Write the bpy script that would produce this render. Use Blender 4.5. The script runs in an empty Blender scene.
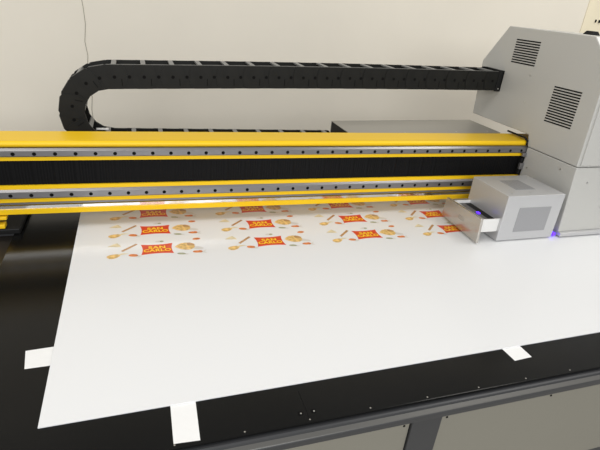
import bpy, bmesh, math, random
from mathutils import Vector, Matrix
random.seed(4)
C = bpy.context.scene.collection
T = 0.80                                   # height of the printing bed above the floor

# ------------------------------------------------------------------ materials
def mat(name, col, rough=0.5, metal=0.0, spec=0.5, noise=0.0, nscale=6.0, bump=0.0, bscale=200.0, emit=None, estr=0.0, coat=0.0):
    m = bpy.data.materials.new(name); m.use_nodes = True
    nt = m.node_tree; b = nt.nodes['Principled BSDF']
    b.inputs['Base Color'].default_value = (*col, 1); b.inputs['Roughness'].default_value = rough
    b.inputs['Metallic'].default_value = metal; b.inputs['Specular IOR Level'].default_value = spec
    b.inputs['Coat Weight'].default_value = coat
    if emit:
        b.inputs['Emission Color'].default_value = (*emit, 1); b.inputs['Emission Strength'].default_value = estr
    tc = nt.nodes.new('ShaderNodeTexCoord')
    if noise:
        n = nt.nodes.new('ShaderNodeTexNoise'); n.inputs['Scale'].default_value = nscale; n.inputs['Detail'].default_value = 5
        nt.links.new(tc.outputs['Object'], n.inputs['Vector'])
        r = nt.nodes.new('ShaderNodeValToRGB')
        r.color_ramp.elements[0].position = .3; r.color_ramp.elements[1].position = .7
        r.color_ramp.elements[0].color = (*[c*(1-noise) for c in col], 1); r.color_ramp.elements[1].color = (*[min(1, c*(1+noise)) for c in col], 1)
        nt.links.new(n.outputs['Fac'], r.inputs['Fac']); nt.links.new(r.outputs['Color'], b.inputs['Base Color'])
    if bump:
        n2 = nt.nodes.new('ShaderNodeTexNoise'); n2.inputs['Scale'].default_value = bscale
        nt.links.new(tc.outputs['Object'], n2.inputs['Vector'])
        bp = nt.nodes.new('ShaderNodeBump'); bp.inputs['Strength'].default_value = bump; bp.inputs['Distance'].default_value = .002
        nt.links.new(n2.outputs['Fac'], bp.inputs['Height']); nt.links.new(bp.outputs['Normal'], b.inputs['Normal'])
    return m

M = dict(
    wall=mat('wall_plaster', (.775, .728, .632), .85, noise=.035, nscale=1.3, bump=.25, bscale=14),
    pillar=mat('pillar_paint', (.82, .745, .56), .7, noise=.04, nscale=3, bump=.2, bscale=20),
    floor=mat('floor_concrete', (.50, .48, .44), .6, noise=.15, nscale=4),
    bed=mat('black_bed', (.005, .005, .0048), .19, noise=.25, nscale=3, spec=.19),
    sheet=mat('white_board', (.765, .77, .775), .24, spec=.45),
    tape=mat('white_tape', (.83, .83, .82), .5, bump=.3, bscale=60),
    yellow=mat('yellow_anodised', (.84, .53, .010), .36, spec=.3),
    rail=mat('rail_steel', (.24, .235, .24), .36, metal=.7),
    polish=mat('polished_strip', (.74, .72, .69), .10, metal=1.0),
    black=mat('black_plastic', (.008, .008, .008), .5, spec=.2),
    bellow=mat('black_bellows', (.003, .003, .0034), .55, spec=.15),
    chain=mat('chain_plastic', (.010, .010, .009), .5, spec=.2, noise=.2, nscale=20),
    bar=mat('crossbar_plastic', (.20, .20, .195), .45),  # grey bars, colour lightened for the light their upward faces reflect
    edge_shine=mat('chain_edge_shine', (.085, .085, .08), .5),  # chain plastic in a paler tone: light on the top edge painted in
    hole=mat('hole_dark', (.003, .003, .003), .7, spec=.1),
    grey=mat('grey_paint', (.50, .495, .468), .45, metal=.1, bump=.1, bscale=500),
    silver=mat('silver_paint', (.56, .56, .565), .35, metal=.45, bump=.08, bscale=500),
    cover=mat('cover_steel', (.34, .325, .29), .45, metal=.3),
    panel=mat('panel_paint', (.205, .195, .160), .5, bump=.1, bscale=400),
    frame=mat('frame_grey', (.040, .041, .044), .45, metal=.15),
    trim=mat('trim_bevel_lit', (.10, .098, .092), .4, metal=.35),
    side=mat('side_rail_dark', (.030, .024, .018), .5),
    screw=mat('screw_steel', (.6, .6, .58), .3, metal=.9),
    white=mat('white_plastic', (.75, .74, .72), .4),
    traym=mat('tray_plate', (.56, .53, .49), .22, metal=.8),
    violet=mat('violet_lamp', (.1, .02, .8), .3, emit=(.12, .03, 1.0), estr=1.6),
    red=mat('ink_red', (.66, .050, .014), .35),
    ink_yellow=mat('ink_yellow', (.95, .62, .03), .35),
    tan=mat('ink_tan', (.72, .47, .17), .35, noise=.35, nscale=90),
    pale=mat('ink_pale_tan', (.70, .60, .38), .35, noise=.2, nscale=80),
    brown=mat('ink_brown', (.45, .25, .10), .35, noise=.3, nscale=80),
    orange=mat('ink_orange', (.66, .20, .05), .35, noise=.3, nscale=80),
    green=mat('ink_grey_green', (.33, .34, .22), .35, noise=.3, nscale=80),
    inkshade=mat('ink_light_grey', (.60, .58, .55), .35),
)
# perforated sheet: fine dot pattern
def perforated(name):
    m = bpy.data.materials.new(name); m.use_nodes = True; nt = m.node_tree; b = nt.nodes['Principled BSDF']
    b.inputs['Metallic'].default_value = .4; b.inputs['Roughness'].default_value = .45
    tc = nt.nodes.new('ShaderNodeTexCoord'); v = nt.nodes.new('ShaderNodeTexVoronoi'); v.inputs['Scale'].default_value = 420; v.inputs['Randomness'].default_value = 0.15
    nt.links.new(tc.outputs['Object'], v.inputs['Vector'])
    r = nt.nodes.new('ShaderNodeValToRGB'); r.color_ramp.elements[0].position = .30; r.color_ramp.elements[1].position = .42
    r.color_ramp.elements[0].color = (.20, .20, .21, 1); r.color_ramp.elements[1].color = (.36, .36, .37, 1)
    nt.links.new(v.outputs['Distance'], r.inputs['Fac']); nt.links.new(r.outputs['Color'], b.inputs['Base Color'])
    return m
M['perf'] = perforated('perforated_steel')

# ------------------------------------------------------------------ mesh helpers
class MB:
    """collects shapes (z measured from the bed surface) and links them as ONE mesh object"""
    def __init__(s): s.bm = bmesh.new(); s.mi = 0
    def face(s, pts):
        f = s.bm.faces.new([s.bm.verts.new(p) for p in pts]); f.material_index = s.mi; return f
    def box(s, x0, x1, y0, y1, z0, z1):
        v = [s.bm.verts.new((x, y, z)) for x in (x0, x1) for y in (y0, y1) for z in (z0, z1)]
        for q in ((0,1,3,2),(4,6,7,5),(0,4,5,1),(2,3,7,6),(0,2,6,4),(1,5,7,3)):
            f = s.bm.faces.new([v[i] for i in q]); f.material_index = s.mi
        return s
    def hexa(s, p):           # 8 points in box order
        v = [s.bm.verts.new(a) for a in p]
        for q in ((0,1,3,2),(4,6,7,5),(0,4,5,1),(2,3,7,6),(0,2,6,4),(1,5,7,3)):
            f = s.bm.faces.new([v[i] for i in q]); f.material_index = s.mi
        return s
    def prism_x(s, prof, x0, x1):   # profile of (y,z) swept along x
        a = [s.bm.verts.new((x0, y, z)) for y, z in prof]; b = [s.bm.verts.new((x1, y, z)) for y, z in prof]
        n = len(prof)
        for i in range(n):
            f = s.bm.faces.new((a[i], a[(i+1) % n], b[(i+1) % n], b[i])); f.material_index = s.mi
        f = s.bm.faces.new(a); f.material_index = s.mi; f = s.bm.faces.new(b[::-1]); f.material_index = s.mi
        return s
    def prism_z(s, poly, z0, z1):
        a = [s.bm.verts.new((x, y, z0)) for x, y in poly]; b = [s.bm.verts.new((x, y, z1)) for x, y in poly]
        n = len(poly)
        for i in range(n):
            f = s.bm.faces.new((a[i], a[(i+1) % n], b[(i+1) % n], b[i])); f.material_index = s.mi
        f = s.bm.faces.new(a[::-1]); f.material_index = s.mi; f = s.bm.faces.new(b); f.material_index = s.mi
        return s
    def cyl(s, c, axis, r, h, n=14, r2=None):
        ax = Vector(axis).normalized(); q = Vector((0, 0, 1)).rotation_difference(ax)
        r2 = r if r2 is None else r2
        lo = [s.bm.verts.new(Vector(c) + q @ Vector((r*math.cos(2*math.pi*i/n), r*math.sin(2*math.pi*i/n), 0))) for i in range(n)]
        hi = [s.bm.verts.new(Vector(c) + q @ Vector((r2*math.cos(2*math.pi*i/n), r2*math.sin(2*math.pi*i/n), h))) for i in range(n)]
        for i in range(n):
            f = s.bm.faces.new((lo[i], lo[(i+1) % n], hi[(i+1) % n], hi[i])); f.material_index = s.mi
        f = s.bm.faces.new(lo[::-1]); f.material_index = s.mi; f = s.bm.faces.new(hi); f.material_index = s.mi
        return s
    def build(s, name, mats, parent=None, org=None, bevel=0.0, seg=2, smooth=False, tri=False):
        if not isinstance(mats, (list, tuple)): mats = [mats]
        bmesh.ops.recalc_face_normals(s.bm, faces=s.bm.faces)
        if org is None:
            org = ROOT[parent.name] if parent else Vector((0, 0, 0))
        org = Vector(org)
        bmesh.ops.translate(s.bm, verts=s.bm.verts, vec=-org)
        me = bpy.data.meshes.new(name); s.bm.to_mesh(me); s.bm.free()
        for m in mats: me.materials.append(m)
        o = bpy.data.objects.new(name, me); C.objects.link(o)
        if parent: o.parent = parent; ROOT[o.name] = org
        else: o.location = org + Vector((0, 0, T)); ROOT[o.name] = org
        if smooth: me.polygons.foreach_set('use_smooth', [True]*len(me.polygons))
        if bevel:
            b = o.modifiers.new('bevel', 'BEVEL'); b.width = bevel; b.segments = seg; b.limit_method = 'ANGLE'; b.angle_limit = math.radians(30)
            b.harden_normals = False
        return o
ROOT = {}
def tag(o, label, cat, group=None):
    o['label'] = label; o['category'] = cat
    if group: o['group'] = group
    return o
def thing(name, label, cat, loc, group=None):
    o = bpy.data.objects.new(name, None); C.objects.link(o); o.empty_display_size = .1
    o.location = Vector(loc) + Vector((0, 0, T)); ROOT[o.name] = Vector(loc)
    return tag(o, label, cat, group)
def structure(o): o['kind'] = 'structure'; return o

# ------------------------------------------------------------------ the room
F = -T
b = MB(); b.box(-7, 9, -5, 3.2, F-.05, F); structure(b.build('floor', M['floor'], org=(0, 0, F)))
b = MB(); b.box(-7, 9, 3.0, 3.2, F, 2.6); structure(b.build('wall_back', M['wall'], org=(0, 3.1, F)))
b = MB(); b.box(3.150, 4.4, 2.994, 3.0, F, 2.6)
structure(b.build('trim_1', M['pillar'], org=(3.8, 3.0, F), bevel=.005, seg=3))
# hairline crack in the plaster behind the chain
b = MB()
pts = []
zz, xx = 1.35, -.252
while zz > -.05:
    pts.append((xx, zz)); zz -= random.uniform(.05, .09); xx = -.238 + random.uniform(-.007, .007)
for (xa, za), (xb, zb) in zip(pts, pts[1:]):
    b.face([(xa-.0017, 2.9985, za), (xa+.0017, 2.9985, za), (xb+.0017, 2.9985, zb), (xb-.0017, 2.9985, zb)])
crack = b.build('trim_2', mat('crack_line', (.34, .31, .25), .9), org=(-.238, 2.9985, 0)); structure(crack)
for k, xh in enumerate((3.258, 3.296)):
    b = MB(); b.box(xh-.004-.004*k, xh+.004+.004*k, 2.983, 2.9945, .782, .802)
    tag(b.build('wall_fixing', M['black'], org=(xh, 2.994, .79), bevel=.003), ['small dark fixing on cream pillar, the left one of two', 'small dark fixing on cream pillar, the right one of two'][k], 'fixing', 'dark fixings on the pillar')

# ------------------------------------------------------------------ the printing table
t = thing('printer_table', 'long black flatbed printer table with beige side panels under the gantry', 'table', (.8, 1.4, F))
MB().box(-.382, 2.7, .622, 2.35, -.006, 0).build('bed', M['bed'], t, bevel=.0012)
MB().box(-.75, -.386, .9, 2.35, -.05, -.028).build('side_rail', M['side'], t, bevel=.003)
MB().box(-.382, 2.7, .64, 2.35, -.0125, -.006).box(-.37, 2.7, .66, 2.35, -.06, -.0125).build('bed_base', M['black'], t)
prof = [(.640, -.010), (.6175, -.010), (.614, -.0115), (.6125, -.016), (.6035, -.0205), (.602, -.023), (.602, -.029), (.610, -.034), (.612, -.050), (.640, -.050)]
MB().prism_x(prof, -.75, 2.7).build('front_trim', [M['frame']], t)
b = MB(); b.prism_x([(.6120, -.0158), (.6035, -.0200), (.6025, -.0212), (.6118, -.0170)], -.75, 2.7)
b.build('lit_bevel', M['trim'], t)  # paler strip over the trim's bevel, its highlight put into the colour
# frame: posts and lower rail
for x0, x1 in ((.536, .613), (1.98, 2.06), (-.75, -.68)):
    MB().box(x0, x1, .620, .70, F, -.05).build('post', M['frame'], t, bevel=.002)
MB().box(-.75, 2.7, .640, .68, -.40, -.335).build('lower_rail', M['frame'], t, bevel=.002)
MB().box(-.70, 2.65, .70, 2.3, F+.04, -.06).build('cabinet', M['frame'], t)
for x0, x1 in ((-.678, .5345), (.6145, 1.978)):
    p = MB().box(x0, x1, .626, .640, -.333, -.0535).build('side_panel', M['panel'], t, bevel=.0015)
    xs = (x1-.014, x0+.02) if x0 < 0 else (x0+.016, x1-.02, .93)
    for x in xs:
        MB().cyl((x, .6262, -.072), (0, -1, 0), .0028, .0012, 10).build('screw', M['hole'], p)
for x in (.035, .164, .295, .428, .564, .697, .829, .962, 1.095):
    MB().cyl((x, .629, -.0002), (0, 0, 1), .0017, .0006, 10).build('screw', M['cover'], t)
for x in (.281, .309):
    MB().cyl((x, .6475, -.0002), (0, 0, 1), .0056, .0005, 14).build('plug', M['hole'], t)
    MB().cyl((x+.001, .647, .0002), (0, 0, 1), .0018, .0006, 10).build('screw', M['screw'], t)
MB().box(.2945, .2955, .632, .705, -.0005, .0002).build('seam', M['hole'], t)

# ------------------------------------------------------------------ the printed sheet
sh = thing('printed_sheet', 'large glossy white board printed with rows of red snack logos', 'sheet', (-.2, .72, 0))
MB().prism_z([(-.199, .720), (2.2, .742), (2.2, 2.1), (-.2015, 2.1)], .0005, .0033).build('board', M['sheet'], sh, bevel=.0003, seg=1)
ZS = .0033
def blob(b, pts, mi, dz):
    b.mi = mi; b.face([(x, y, dz) for x, y in pts])
def oval(cx, cy, rx, ry, rot=0, n=16, wob=0):
    o = []
    for i in range(n):
        a = 2*math.pi*i/n; k = 1 + wob*math.sin(3*a+1)
        x, y = rx*k*math.cos(a), ry*k*math.sin(a)
        o.append((cx + x*math.cos(rot)-y*math.sin(rot), cy + x*math.sin(rot)+y*math.cos(rot)))
    return o
def text_mesh(body, size, cx, cy, sx):
    cu = bpy.data.curves.new('text', 'FONT'); cu.body = body; cu.size = size; cu.align_x = 'CENTER'; cu.align_y = 'CENTER'; cu.offset = size*.035; cu.space_character = 1.08
    o = bpy.data.objects.new('text', cu); C.objects.link(o)
    bpy.context.view_layer.update()
    me = bpy.data.meshes.new_from_object(o.evaluated_get(bpy.context.evaluated_depsgraph_get()))
    bpy.data.objects.remove(o)
    vs = [(v.co.x*sx + cx, v.co.y + cy) for v in me.vertices]; fs = [list(p.vertices) for p in me.polygons]
    return vs, fs
# the logo: red pillow with flared corners and two lines of yellow capitals
def logo_mesh():
    bm = bmesh.new()
    w, h = .0485, .0335; n = 12; poly = []
    for i in range(n): u = i/n*2-1; poly.append((-w*1.0 + (w*2)*i/n, -h + .0055*(1-u*u)))
    for i in range(n): u = i/n*2-1; poly.append((w - .0050*(1-u*u), -h + 2*h*i/n))
    for i in range(n): u = i/n*2-1; poly.append((w - 2*w*i/n, h - .0055*(1-u*u)))
    for i in range(n): u = i/n*2-1; poly.append((-w + .0050*(1-u*u), h - 2*h*i/n))
    f = bm.faces.new([bm.verts.new((x, y, .00012)) for x, y in poly]); f.material_index = 0
    if f.normal.z < 0: f.normal_flip()
    for body, size, cy, sx in (('SAN', .0225, .0095, 1.16), ('CARLO', .0225, -.0095, 1.06)):
        vs, fs = text_mesh(body, size, 0, cy, sx)
        V = [bm.verts.new((x, y, .00030)) for x, y in vs]
        for q in fs:
            f = bm.faces.new([V[i] for i in q]); f.material_index = 1
    bmesh.ops.recalc_face_normals(bm, faces=bm.faces)
    for f in bm.faces:
        f.normal_update()
        if f.normal.z < 0: f.normal_flip()
    bmesh.ops.triangulate(bm, faces=bm.faces)
    me = bpy.data.meshes.new('logo'); bm.to_mesh(me); bm.free()
    me.materials.append(M['red']); me.materials.append(M['ink_yellow']); return me
INKS = ('tan', 'pale', 'brown', 'orange', 'green', 'orange', 'inkshade')
def ink(name, *shapes):
    b = MB(); z = .00012
    for k, (pts, mi) in enumerate(shapes): blob(b, pts, mi, z*(1+k))
    for f in b.bm.faces:
        f.normal_update()
        if f.normal.z < 0: f.normal_flip()
    me = bpy.data.meshes.new(name); b.bm.to_mesh(me); b.bm.free()
    for k in INKS: me.materials.append(M[k])
    return me
def stick_poly(a, e, r):
    a, e = Vector(a), Vector(e); d = (e-a).normalized(); n = Vector((-d.y, d.x))*r
    return [tuple(a-n), tuple(e-n), tuple(e+n), tuple(a+n)]
PIECES = [
    ink('crisps', (oval(.122, -.009, .020, .009, -.35), 6), ([(.053, .006), (.062, .018), (.075, .028), (.090, .030), (.104, .026), (.113, .016), (.116, .004), (.112, -.009), (.100, -.018), (.084, -.018), (.068, -.010)], 0), (oval(.103, .018, .013, .008, -.5, wob=.1), 2)),
    ink('bread_stick', (stick_poly((-.104, -.002), (-.060, .040), .0045), 2)),
    ink('cheese_wedge', ([(-.146, .032), (-.130, .046), (-.118, .053), (-.110, .040), (-.106, .027), (-.122, .028)], 1)),
    ink('ladle', (oval(-.127, -.030, .020, .013, .35, wob=.08), 0), ([(-.118, -.022), (-.104, -.014), (-.080, -.018), (-.104, -.024)], 1)),
    ink('tomato_slice', (oval(-.060, -.038, .012, .006, -.2), 6), (oval(-.071, -.031, .014, .008, -.2), 3)),
    ink('red_pepper', (oval(.126, .052, .013, .0075, .1), 3)),
    ink('shrimp', ([(.128, -.038), (.140, -.030), (.150, -.022), (.142, -.036), (.148, -.048)], 6), (oval(.118, -.034, .013, .007, -.1), 5), (oval(.128, -.034, .007, .008, .3), 3)),
    ink('olive', (oval(.008, .049, .013, .006, .1), 6), (oval(.016, .048, .006, .0055, .1), 4)),
    ink('herb_leaf', (oval(.083, -.044, .009, .004, -.2), 6), (oval(.070, -.040, .013, .006, -.2), 4)),
]
LM = logo_mesh()
for r in range(3):
    for c in range(4):
        s = bpy.data.objects.new('snack_print', LM); C.objects.link(s); s.parent = sh
        s.location = Vector((.041 + .363*c, 1.366 + .1335*r + .0035*c, ZS)) - ROOT[sh.name]
        for me in PIECES:
            l = bpy.data.objects.new(me.name, me); C.objects.link(l); l.parent = s

# ------------------------------------------------------------------ three strips of tape holding the board
def strip(quad_hi, quad_lo, label, nm='tape_strip'):
    (a0, a1), (c0, c1) = quad_hi, quad_lo
    m = [sum(p[k] for p in (a0, a1, c0, c1))/4 for k in (0, 1)]
    b = MB().prism_z([a0, c0, c1, a1], .00005, .00035)
    return tag(b.build(nm, M['tape'], org=(m[0], m[1], 0)), label, 'tape', 'tape strips holding the board')
strip(((-.184, .951), (-.184, .889)), ((-.2555, .947), (-.248, .888)), 'short white tape strip at the left edge of the white board')
strip(((.0345, .744), (.084, .744)), ((.0335, .632), (.081, .629)), 'longer white tape strip at the front board edge near the left corner')
strip(((.843, .744), (.899, .744)), ((.846, .686), (.900, .689)), 'small white tape tab at the front board edge, above the right side panel')

# ------------------------------------------------------------------ the gantry
g = thing('gantry', 'yellow and black gantry beam spanning the bed, with two steel rails', 'gantry', (.8, 1.6, 0))
GX0, GX1 = -.95, 2.10
prof = [(1.566, .058), (1.540, .058), (1.540, .0750), (1.554, .0750), (1.554, .0990), (1.540, .0990), (1.540, .1130), (1.551, .1130),
        (1.551, .1430), (1.540, .1430), (1.540, .1555), (1.558, .1555), (1.558, .2370), (1.540, .2370), (1.540, .2500), (1.551, .2500), (1.551, .2768)]
for i in range(0, 16):
    a = math.radians(240 - i*10)
    prof.append((1.5515 + .0115*math.cos(a), .2870 + .0100*math.sin(a)))
prof += [(1.656, .297), (1.664, .291), (1.664, .058)]
MB().prism_x(prof, GX0, GX1).build('beam', M['yellow'], g)
def guide_rail(z0, z1, zt, y, offs):
    b = MB(); b.prism_x([(y+.0165, z0), (y+.002, z0), (y, z0+.003), (y, z1), (y+.0065, zt), (y+.0165, zt)], GX0, GX1)
    b.mi = 1; x = offs
    while x > GX0+.1: x -= .0562
    while x < GX1-.05:
        x += .0562; b.cyl((x, y+.0005, (z0+z1)/2), (0, -1, 0), .0058, .0008, 12)
    b.build('guide_rail', [M['rail'], M['hole']], g)
guide_rail(.2502, .2694, .2763, 1.534, .7185)
guide_rail(.1132, .1356, .1428, 1.534, -.093)
MB().prism_x([(1.5535, .0752), (1.5435, .0752), (1.5435, .0858), (1.5535, .0858)], GX0, GX1).build('polished_strip', M['polish'], g)
MB().prism_x([(1.5535, .0900), (1.543, .0900), (1.541, .0915), (1.541, .0975), (1.543, .0985), (1.5535, .0985)], GX0, GX1).build('edge_strip', M['rail'], g)
# pleated black cover between the rails
b = MB(); prof = []; x = GX0; k = 0
front, back = [], []
while x < 1.545:
    d = .0 if k % 2 else .0009
    if k % 14 == 0: d = -.0009
    front.append((x, 1.5455 + d)); x += .0042; k += 1
b.prism_z(front + [(front[-1][0], 1.5575), (front[0][0], 1.5575)], .1565, .2360)
b.build('bellows_cover', M['bellow'], g)
MB().box(GX0, 1.520, 1.664, 1.925, .150, .160).build('cable_tray', M['frame'], g, bevel=.002)
# left leg of the gantry: black foot block over the side rail with a yellow bracket
MB().box(-.75, -.362, 1.525, 1.72, .001, .020).build('foot_plate', M['black'], g, bevel=.004)
MB().box(-.75, -.387, 1.57, 1.70, -.0275, .002).box(-.72, -.47, 1.56, 1.68, .022, .064).build('leg', M['frame'], g, bevel=.003)
b = MB(); b.box(-.70, -.395, 1.532, 1.555, .047, .0565); b.box(-.70, -.425, 1.534, 1.545, .030, .050); b.box(-.70, -.402, 1.526, 1.556, .021, .033)
b.build('bracket', M['yellow'], g, bevel=.002)

# the beam stands slightly deeper towards the carriage end
for o in g.children:
    if o.name.split('.')[0] in ('beam', 'guide_rail', 'polished_strip', 'edge_strip', 'bellows_cover'):
        for v in o.data.vertices:
            x = v.co.x + ROOT[g.name].x; v.co.z = .19 + (v.co.z - .19)*(1 + .03*(x-.4)/.8)
# ------------------------------------------------------------------ sheet-steel cover on the tray behind the gantry
cv = thing('cable_cover', 'low grey sheet-steel cover lying behind the yellow gantry beam', 'cover', (1.14, 1.80, .161))
xl, xr = .803, 1.513; zl, zr = .2795, .2965; y0, y1 = 1.690, 1.915; th = .002
def ztop(x): return zl + (zr-zl)*(x-xl)/(xr-xl)
b = MB()
for (ya, yb, za, zb) in ((y0, y1, -.002, 0), ):
    b.hexa([(xl, y0, zl-.002), (xl, y0, zl), (xl, y1, zl-.002), (xl, y1, zl), (xr, y0, zr-.002), (xr, y0, zr), (xr, y1, zr-.002), (xr, y1, zr)])
for ya, yb in ((y0, y0+.002), (y1-.002, y1)):
    b.hexa([(xl, ya, .161), (xl, ya, zl-.002), (xl, yb, .161), (xl, yb, zl-.002), (xr, ya, .161), (xr, ya, zr-.002), (xr, yb, .161), (xr, yb, zr-.002)])
b.build('shell', M['cover'], cv)
MB().box(xl+.0005, xl+.0035, y0+.003, y1-.003, .161, zl-.004).build('end_face', M['black'], cv)  # black sheet painted as the shaded inside of the open end
b = MB(); b.box(xr-.004, xr-.001, y0+.003, y1-.003, .161, zr-.004); b.build('end_face', M['cover'], cv)
for x in (.83, 1.05, 1.30, 1.46):
    MB().cyl((x, 1.712, ztop(x)-.0002), (0, 0, 1), .004, .0014, 12).build('screw', M['screw'], cv)

# ------------------------------------------------------------------ energy chain
ch = thing('cable_chain', 'black plastic cable chain looping from the carriage to behind the beam', 'cable chain', (-.09, 1.84, .16))
PITCH, HH = .0478, .080
YF, YB = 1.780, 1.900
def link_meshes(odd):
    b = MB(); e = .0022 if odd else 0
    L = PITCH
    def plate(y0, y1):
        # plate with round ends about both pivots, so neighbours overlap and the bend stays closed
        pts = []; r = HH*.5
        for i in range(11): a = math.radians(-90 + i*18); pts.append((L*.5 + .016*math.cos(a), r*math.sin(a)))
        for i in range(11): a = math.radians(90 + i*18); pts.append((-L*.5 + .016*math.cos(a), r*math.sin(a)))
        lo = [b.bm.verts.new((x, y0, z)) for x, z in pts]; hi = [b.bm.verts.new((x, y1, z)) for x, z in pts]
        n = len(pts)
        for i in range(n): b.bm.faces.new((lo[i], lo[(i+1) % n], hi[(i+1) % n], hi[i]))
        b.bm.faces.new(lo); b.bm.faces.new(hi[::-1])
    w = (YB-YF)/2
    plate(-w+e, -w+.008+e); plate(w-.008-e, w-e)
    b.box(-.004, .004, -w+.004, w-.004, -.012, .012)          # divider between the two plates
    b.mi = 2; b.box(-L*.5, L*.5, -w+e, -w+e+.008, HH*.5-.0005, HH*.5+.0012)  # pale strip painted as the highlight along the outer edge
    b.mi = 1
    b.cyl((0, -w+e+.0005, 0), (0, -1, 0), .0058, .0009, 12)
    b.box(.0215, .0240, -w+e-.0004, -w+e+.001, -.030, -.006)
    bmesh.ops.recalc_face_normals(b.bm, faces=b.bm.faces)
    me = bpy.data.meshes.new('link'); b.bm.to_mesh(me); b.bm.free(); me.materials.append(M['chain']); me.materials.append(M['hole']); me.materials.append(M['edge_shine'])
    return me
def bar_mesh(sgn):
    b = MB(); w = (YB-YF)/2 - .003
    z0, z1 = (HH*.5-.005, HH*.5+.0004) if sgn > 0 else (-HH*.5-.0004, -HH*.5+.005)
    b.box(-.008, .008, -w, w, z0, z1)
    bmesh.ops.recalc_face_normals(b.bm, faces=b.bm.faces)
    me = bpy.data.meshes.new('crossbar'); b.bm.to_mesh(me); b.bm.free(); me.materials.append(M['bar']); return me
LK = [link_meshes(0), link_meshes(1)]; BR = [bar_mesh(1), bar_mesh(-1)]
# path of the chain centre line (x, z): upper run from the carriage, bend, lower run into the cover
Rm = .1225; cx, cz = -.085, .325
path = []
xR, zR = 1.500, .4995
zU = cz + Rm
N = 80
for i in range(N+1):
    u = i/N; x = xR + (cx - xR)*u
    path.append((x, zR + (zU-zR)*u + .0045*math.sin(math.pi*u)))
sl = (zU - zR)/(cx-xR)
for i in range(1, 61):
    a = math.radians(90 + i*3); path.append((cx + Rm*math.cos(a), cz + Rm*math.sin(a)))
for i in range(1, 60): path.append((cx + .868*i/59, cz - Rm))
# resample at the link pitch
def resample(p, step):
    out = [p[0]]; acc = 0; need = step
    for a, c in zip(p, p[1:]):
        a = Vector(a); c = Vector(c); d = (c-a).length; pos = 0
        while d - pos >= need:
            pos += need; out.append(tuple(a.lerp(c, pos/d))); need = step
        need -= d - pos
    return out
LEN = sum((Vector(q)-Vector(p)).length for p, q in zip(path, path[1:]))
PITCH = LEN/round(LEN/PITCH)
nodes = resample(path, PITCH*.99999)
for i, (p, q) in enumerate(zip(nodes, nodes[1:])):
    m = ((p[0]+q[0])/2, (p[1]+q[1])/2); ang = math.atan2(-(q[1]-p[1]), -(q[0]-p[0]))   # local +x points back along the chain, local +z outward
    l = bpy.data.objects.new('link', LK[i % 2]); C.objects.link(l); l.parent = ch
    l.location = Vector((m[0], (YF+YB)/2, m[1])) - ROOT[ch.name]; l.rotation_euler = (0, -ang, 0)
    if i % 2 == 0:
        for m_ in BR: r = bpy.data.objects.new('crossbar', m_); C.objects.link(r); r.parent = l
b = MB(); b.box(1.500, 1.5262, YF-.003, YF+.008, .456, .544); b.box(1.500, 1.5262, YB-.008, YB+.003, .456, .544); b.box(1.519, 1.5262, YF-.003, YB+.003, .456, .544)
b.build('end_bracket', M['black'], ch, bevel=.0015)
MB().cyl((1.513, YF-.0028, .468), (0, -1, 0), .003, .0015, 10).build('screw', M['screw'], ch)
MB().box(-.140, -.098, 1.845, 1.858, .248, .253).build('clip', M['white'], ch, bevel=.001)

# ------------------------------------------------------------------ the print carriage
XC, XE = 1.527, 2.15
c = thing('print_carriage', 'big grey print-head carriage with slotted vents riding on the gantry', 'print carriage', (1.8, 1.5, .01))
up = [(1.274, .281), (1.286, .600), (1.350, .694), (1.379, .722), (1.821, .722), (1.941, .567), (1.922, .328), (1.5455, .328), (1.531, .281)]
b = MB(); b.prism_x(up, XC, XE); b.build('upper_cover', M['grey'], c, bevel=.003)
low = [(1.256, .024), (1.273, .2785), (1.531, .2785), (1.524, .024)]
b = MB(); b.prism_x(low, XC+.0005, XE); b.build('lower_cover', M['grey'], c, bevel=.003)
b = MB(); b.prism_x([(1.244, .008), (1.244, .022), (1.256, .0238), (1.52, .0238), (1.52, .008)], XC+.003, XE); b.build('skirt', M['silver'], c, bevel=.002)
# front corner strip
b = MB(); b.prism_x([(1.2685, .288), (1.2800, .598), (1.287, .598), (1.275, .288)], XC+.012, XE-.012); b.build('front_cover', M['grey'], c, bevel=.001)
def vent(y0, y1, z0, z1, n, slant):
    b = MB(); p = (z1-z0)/(n-.45)
    for i in range(n):
        za = z1 - i*p; zb = za - p*.52
        b.hexa([(XC-.0007, y0, zb), (XC-.0007, y0, za), (XC-.0007, y1, zb+slant), (XC-.0007, y1, za+slant), (XC+.001, y0, zb), (XC+.001, y0, za), (XC+.001, y1, zb+slant), (XC+.001, y1, za+slant)])
    return b.build('vent', M['hole'], c)
vent(1.620, 1.757, .585, .678, 10, -.001)
vent(1.357, 1.488, .400, .535, 14, -.001)
for y, z in ((1.626, .550), (1.617, .445), (1.34, .25), (1.50, .20)):
    MB().cyl((XC+.0002, y, z), (-1, 0, 0), .0032, .0016, 12).build('screw', M['screw'], c)
for x, z in ((1.70, .12), (1.60, .22), (2.0, .12), (1.66, .30)):
    MB().cyl((x, 1.2672+(z-.16)*.067, z), (0, -1, 0), .004, .003, 12).build('screw', M['screw'], c)
b = MB(); x0, x1, ya, yb = 1.670, 1.716, 1.53, 1.575
b.hexa([(x0, ya, .7215), (x0+.012, ya+.004, .736), (x0, yb, .7215), (x0+.012, yb-.004, .736), (x1, ya, .7215), (x1-.012, ya+.004, .736), (x1, yb, .7215), (x1-.012, yb-.004, .736)])
b.build('cap', M['black'], c, bevel=.002)
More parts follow.
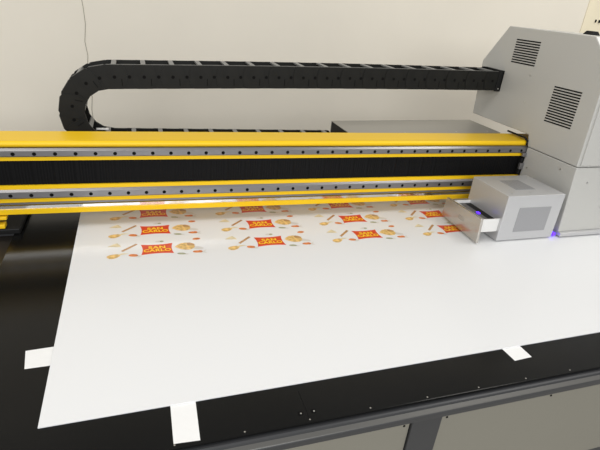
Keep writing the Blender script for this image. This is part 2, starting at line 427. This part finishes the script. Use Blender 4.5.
# bearing blocks that run on the rails
for z0, z1 in ((.240, .256), (.186, .212)):
    MB().box(1.508, 1.5265, 1.520, 1.5315, z0, z1).build('bearing_block', M['rail'], c, bevel=.002)
MB().box(1.512, 1.5265, 1.527, 1.5435, .160, .232).build('wiper', M['black'], c, bevel=.002)
MB().prism_x([(1.5325, .2855), (1.5325, .306), (1.549, .3160), (1.66, .3160), (1.66, .3090), (1.553, .3090), (1.5365, .302), (1.5365, .2855)], 1.519, 1.5265).build('seal_plate', M['black'], c, bevel=.003)

# curing-lamp housing on the carriage's left side
HX0, HX1, HY0, HY1, HZ0, HZ1 = 1.234, 1.493, 1.250, 1.455, .0075, .185
lh = MB().box(HX0, HX1, HY0, HY1, HZ0, HZ1).build('lamp_housing', M['silver'], c, bevel=.0025); lh['label'] = 'silver lamp housing with grilles'
MB().box(HX1, XC+.001, 1.29, 1.45, .03, .165).build('mount', M['black'], c)
MB().box(1.298, 1.444, HY0-.0008, HY0+.002, .041, .138).build('front_grille', M['perf'], lh)
MB().box(1.313, 1.402, 1.306, 1.402, HZ1-.002, HZ1+.0007).build('top_grille', M['perf'], lh)
for x, y in ((1.357, 1.43), (1.351, 1.275), (1.433, 1.278), (1.27, 1.278), (1.47, 1.43)):
    MB().cyl((x, y, HZ1-.0002), (0, 0, 1), .0042, .0016, 12).build('screw', M['screw'], lh)
MB().box(1.504, 1.518, 1.256, 1.270, .008, .020).build('curing_light', M['violet'], c)

# open lamp tray with its front plate, left of the housing
tr = MB().prism_x([(1.244, .0075), (1.249, .104), (1.464, .096), (1.474, .0195)], 1.141, 1.151).build('shutter_plate', M['traym'], c, bevel=.0015)
for z in (.052, .058, .064):
    MB().box(1.1405, 1.142, 1.335, 1.372, z, z+.0015).build('slot', M['cover'], tr)
b = MB()
b.box(1.151, HX0, 1.262, 1.266, .042, .093); b.box(1.151, HX0, 1.436, 1.440, .042, .093); b.box(1.151, HX0, 1.266, 1.436, .042, .046)
b.box(1.151, 1.163, 1.266, 1.436, .086, .093)
ly = b.build('lamp_tray', M['white'], c, bevel=.0008)
MB().box(1.1635, HX0, 1.267, 1.435, .046, .082).build('lamp_core', M['black'], ly)
MB().box(1.167, 1.200, 1.275, 1.425, .082, .085).build('lamp_window', M['rail'], ly)
MB().box(1.189, 1.199, 1.326, 1.340, .085, .089).build('curing_light', M['violet'], ly)

# ------------------------------------------------------------------ camera
f = 478.28
R = ((.94832162, -.30357229, .09235785), (-.05180497, -.43528108, -.89880288), (.31305328, .84756961, -.42851301))
cam = bpy.data.cameras.new('camera'); co = bpy.data.objects.new('camera', cam); C.objects.link(co)
cam.sensor_fit = 'HORIZONTAL'; cam.sensor_width = 36; cam.lens = 36*f/600; cam.clip_start = .02
mw = Matrix.Identity(4)
for i in range(3):
    mw[i][0] = R[0][i]; mw[i][1] = -R[1][i]; mw[i][2] = -R[2][i]
mw[0][3], mw[1][3], mw[2][3] = 0, 0, .75 + T
co.matrix_world = mw
bpy.context.scene.camera = co

# ------------------------------------------------------------------ light: ceiling lamps and daylight from behind the camera
def area(name, loc, target, sx, sy, power, col=(1, .97, .92)):
    l = bpy.data.lights.new(name, 'AREA'); l.shape = 'RECTANGLE'; l.size = sx; l.size_y = sy; l.energy = power; l.color = col
    o = bpy.data.objects.new(name, l); C.objects.link(o); o.location = loc
    d = Vector(target) - Vector(loc); o.rotation_euler = d.to_track_quat('-Z', 'Y').to_euler(); return o
area('ceiling_lamp', (3.0, 1.0, 3.4), (2.4, 1.7, 0), 2.4, .6, 50, (1, .97, .92))
area('ceiling_lamp', (-1.2, .5, 3.4), (-.8, 1.2, 0), 2.4, .6, 30, (1, .97, .92))
area('daylight_window', (-.3, -3.2, 2.8), (.9, 2.4, .9), 3.2, 1.7, 160, (.97, .985, 1))
w = bpy.data.worlds.new('world'); bpy.context.scene.world = w; w.use_nodes = True
w.node_tree.nodes['Background'].inputs['Color'].default_value = (1, .995, .985, 1); w.node_tree.nodes['Background'].inputs['Strength'].default_value = .51
vs = bpy.context.scene.view_settings
vs.view_transform = 'Standard'; vs.look = 'None'; vs.exposure = -0.16; vs.gamma = 1.0; vs.use_curve_mapping = False
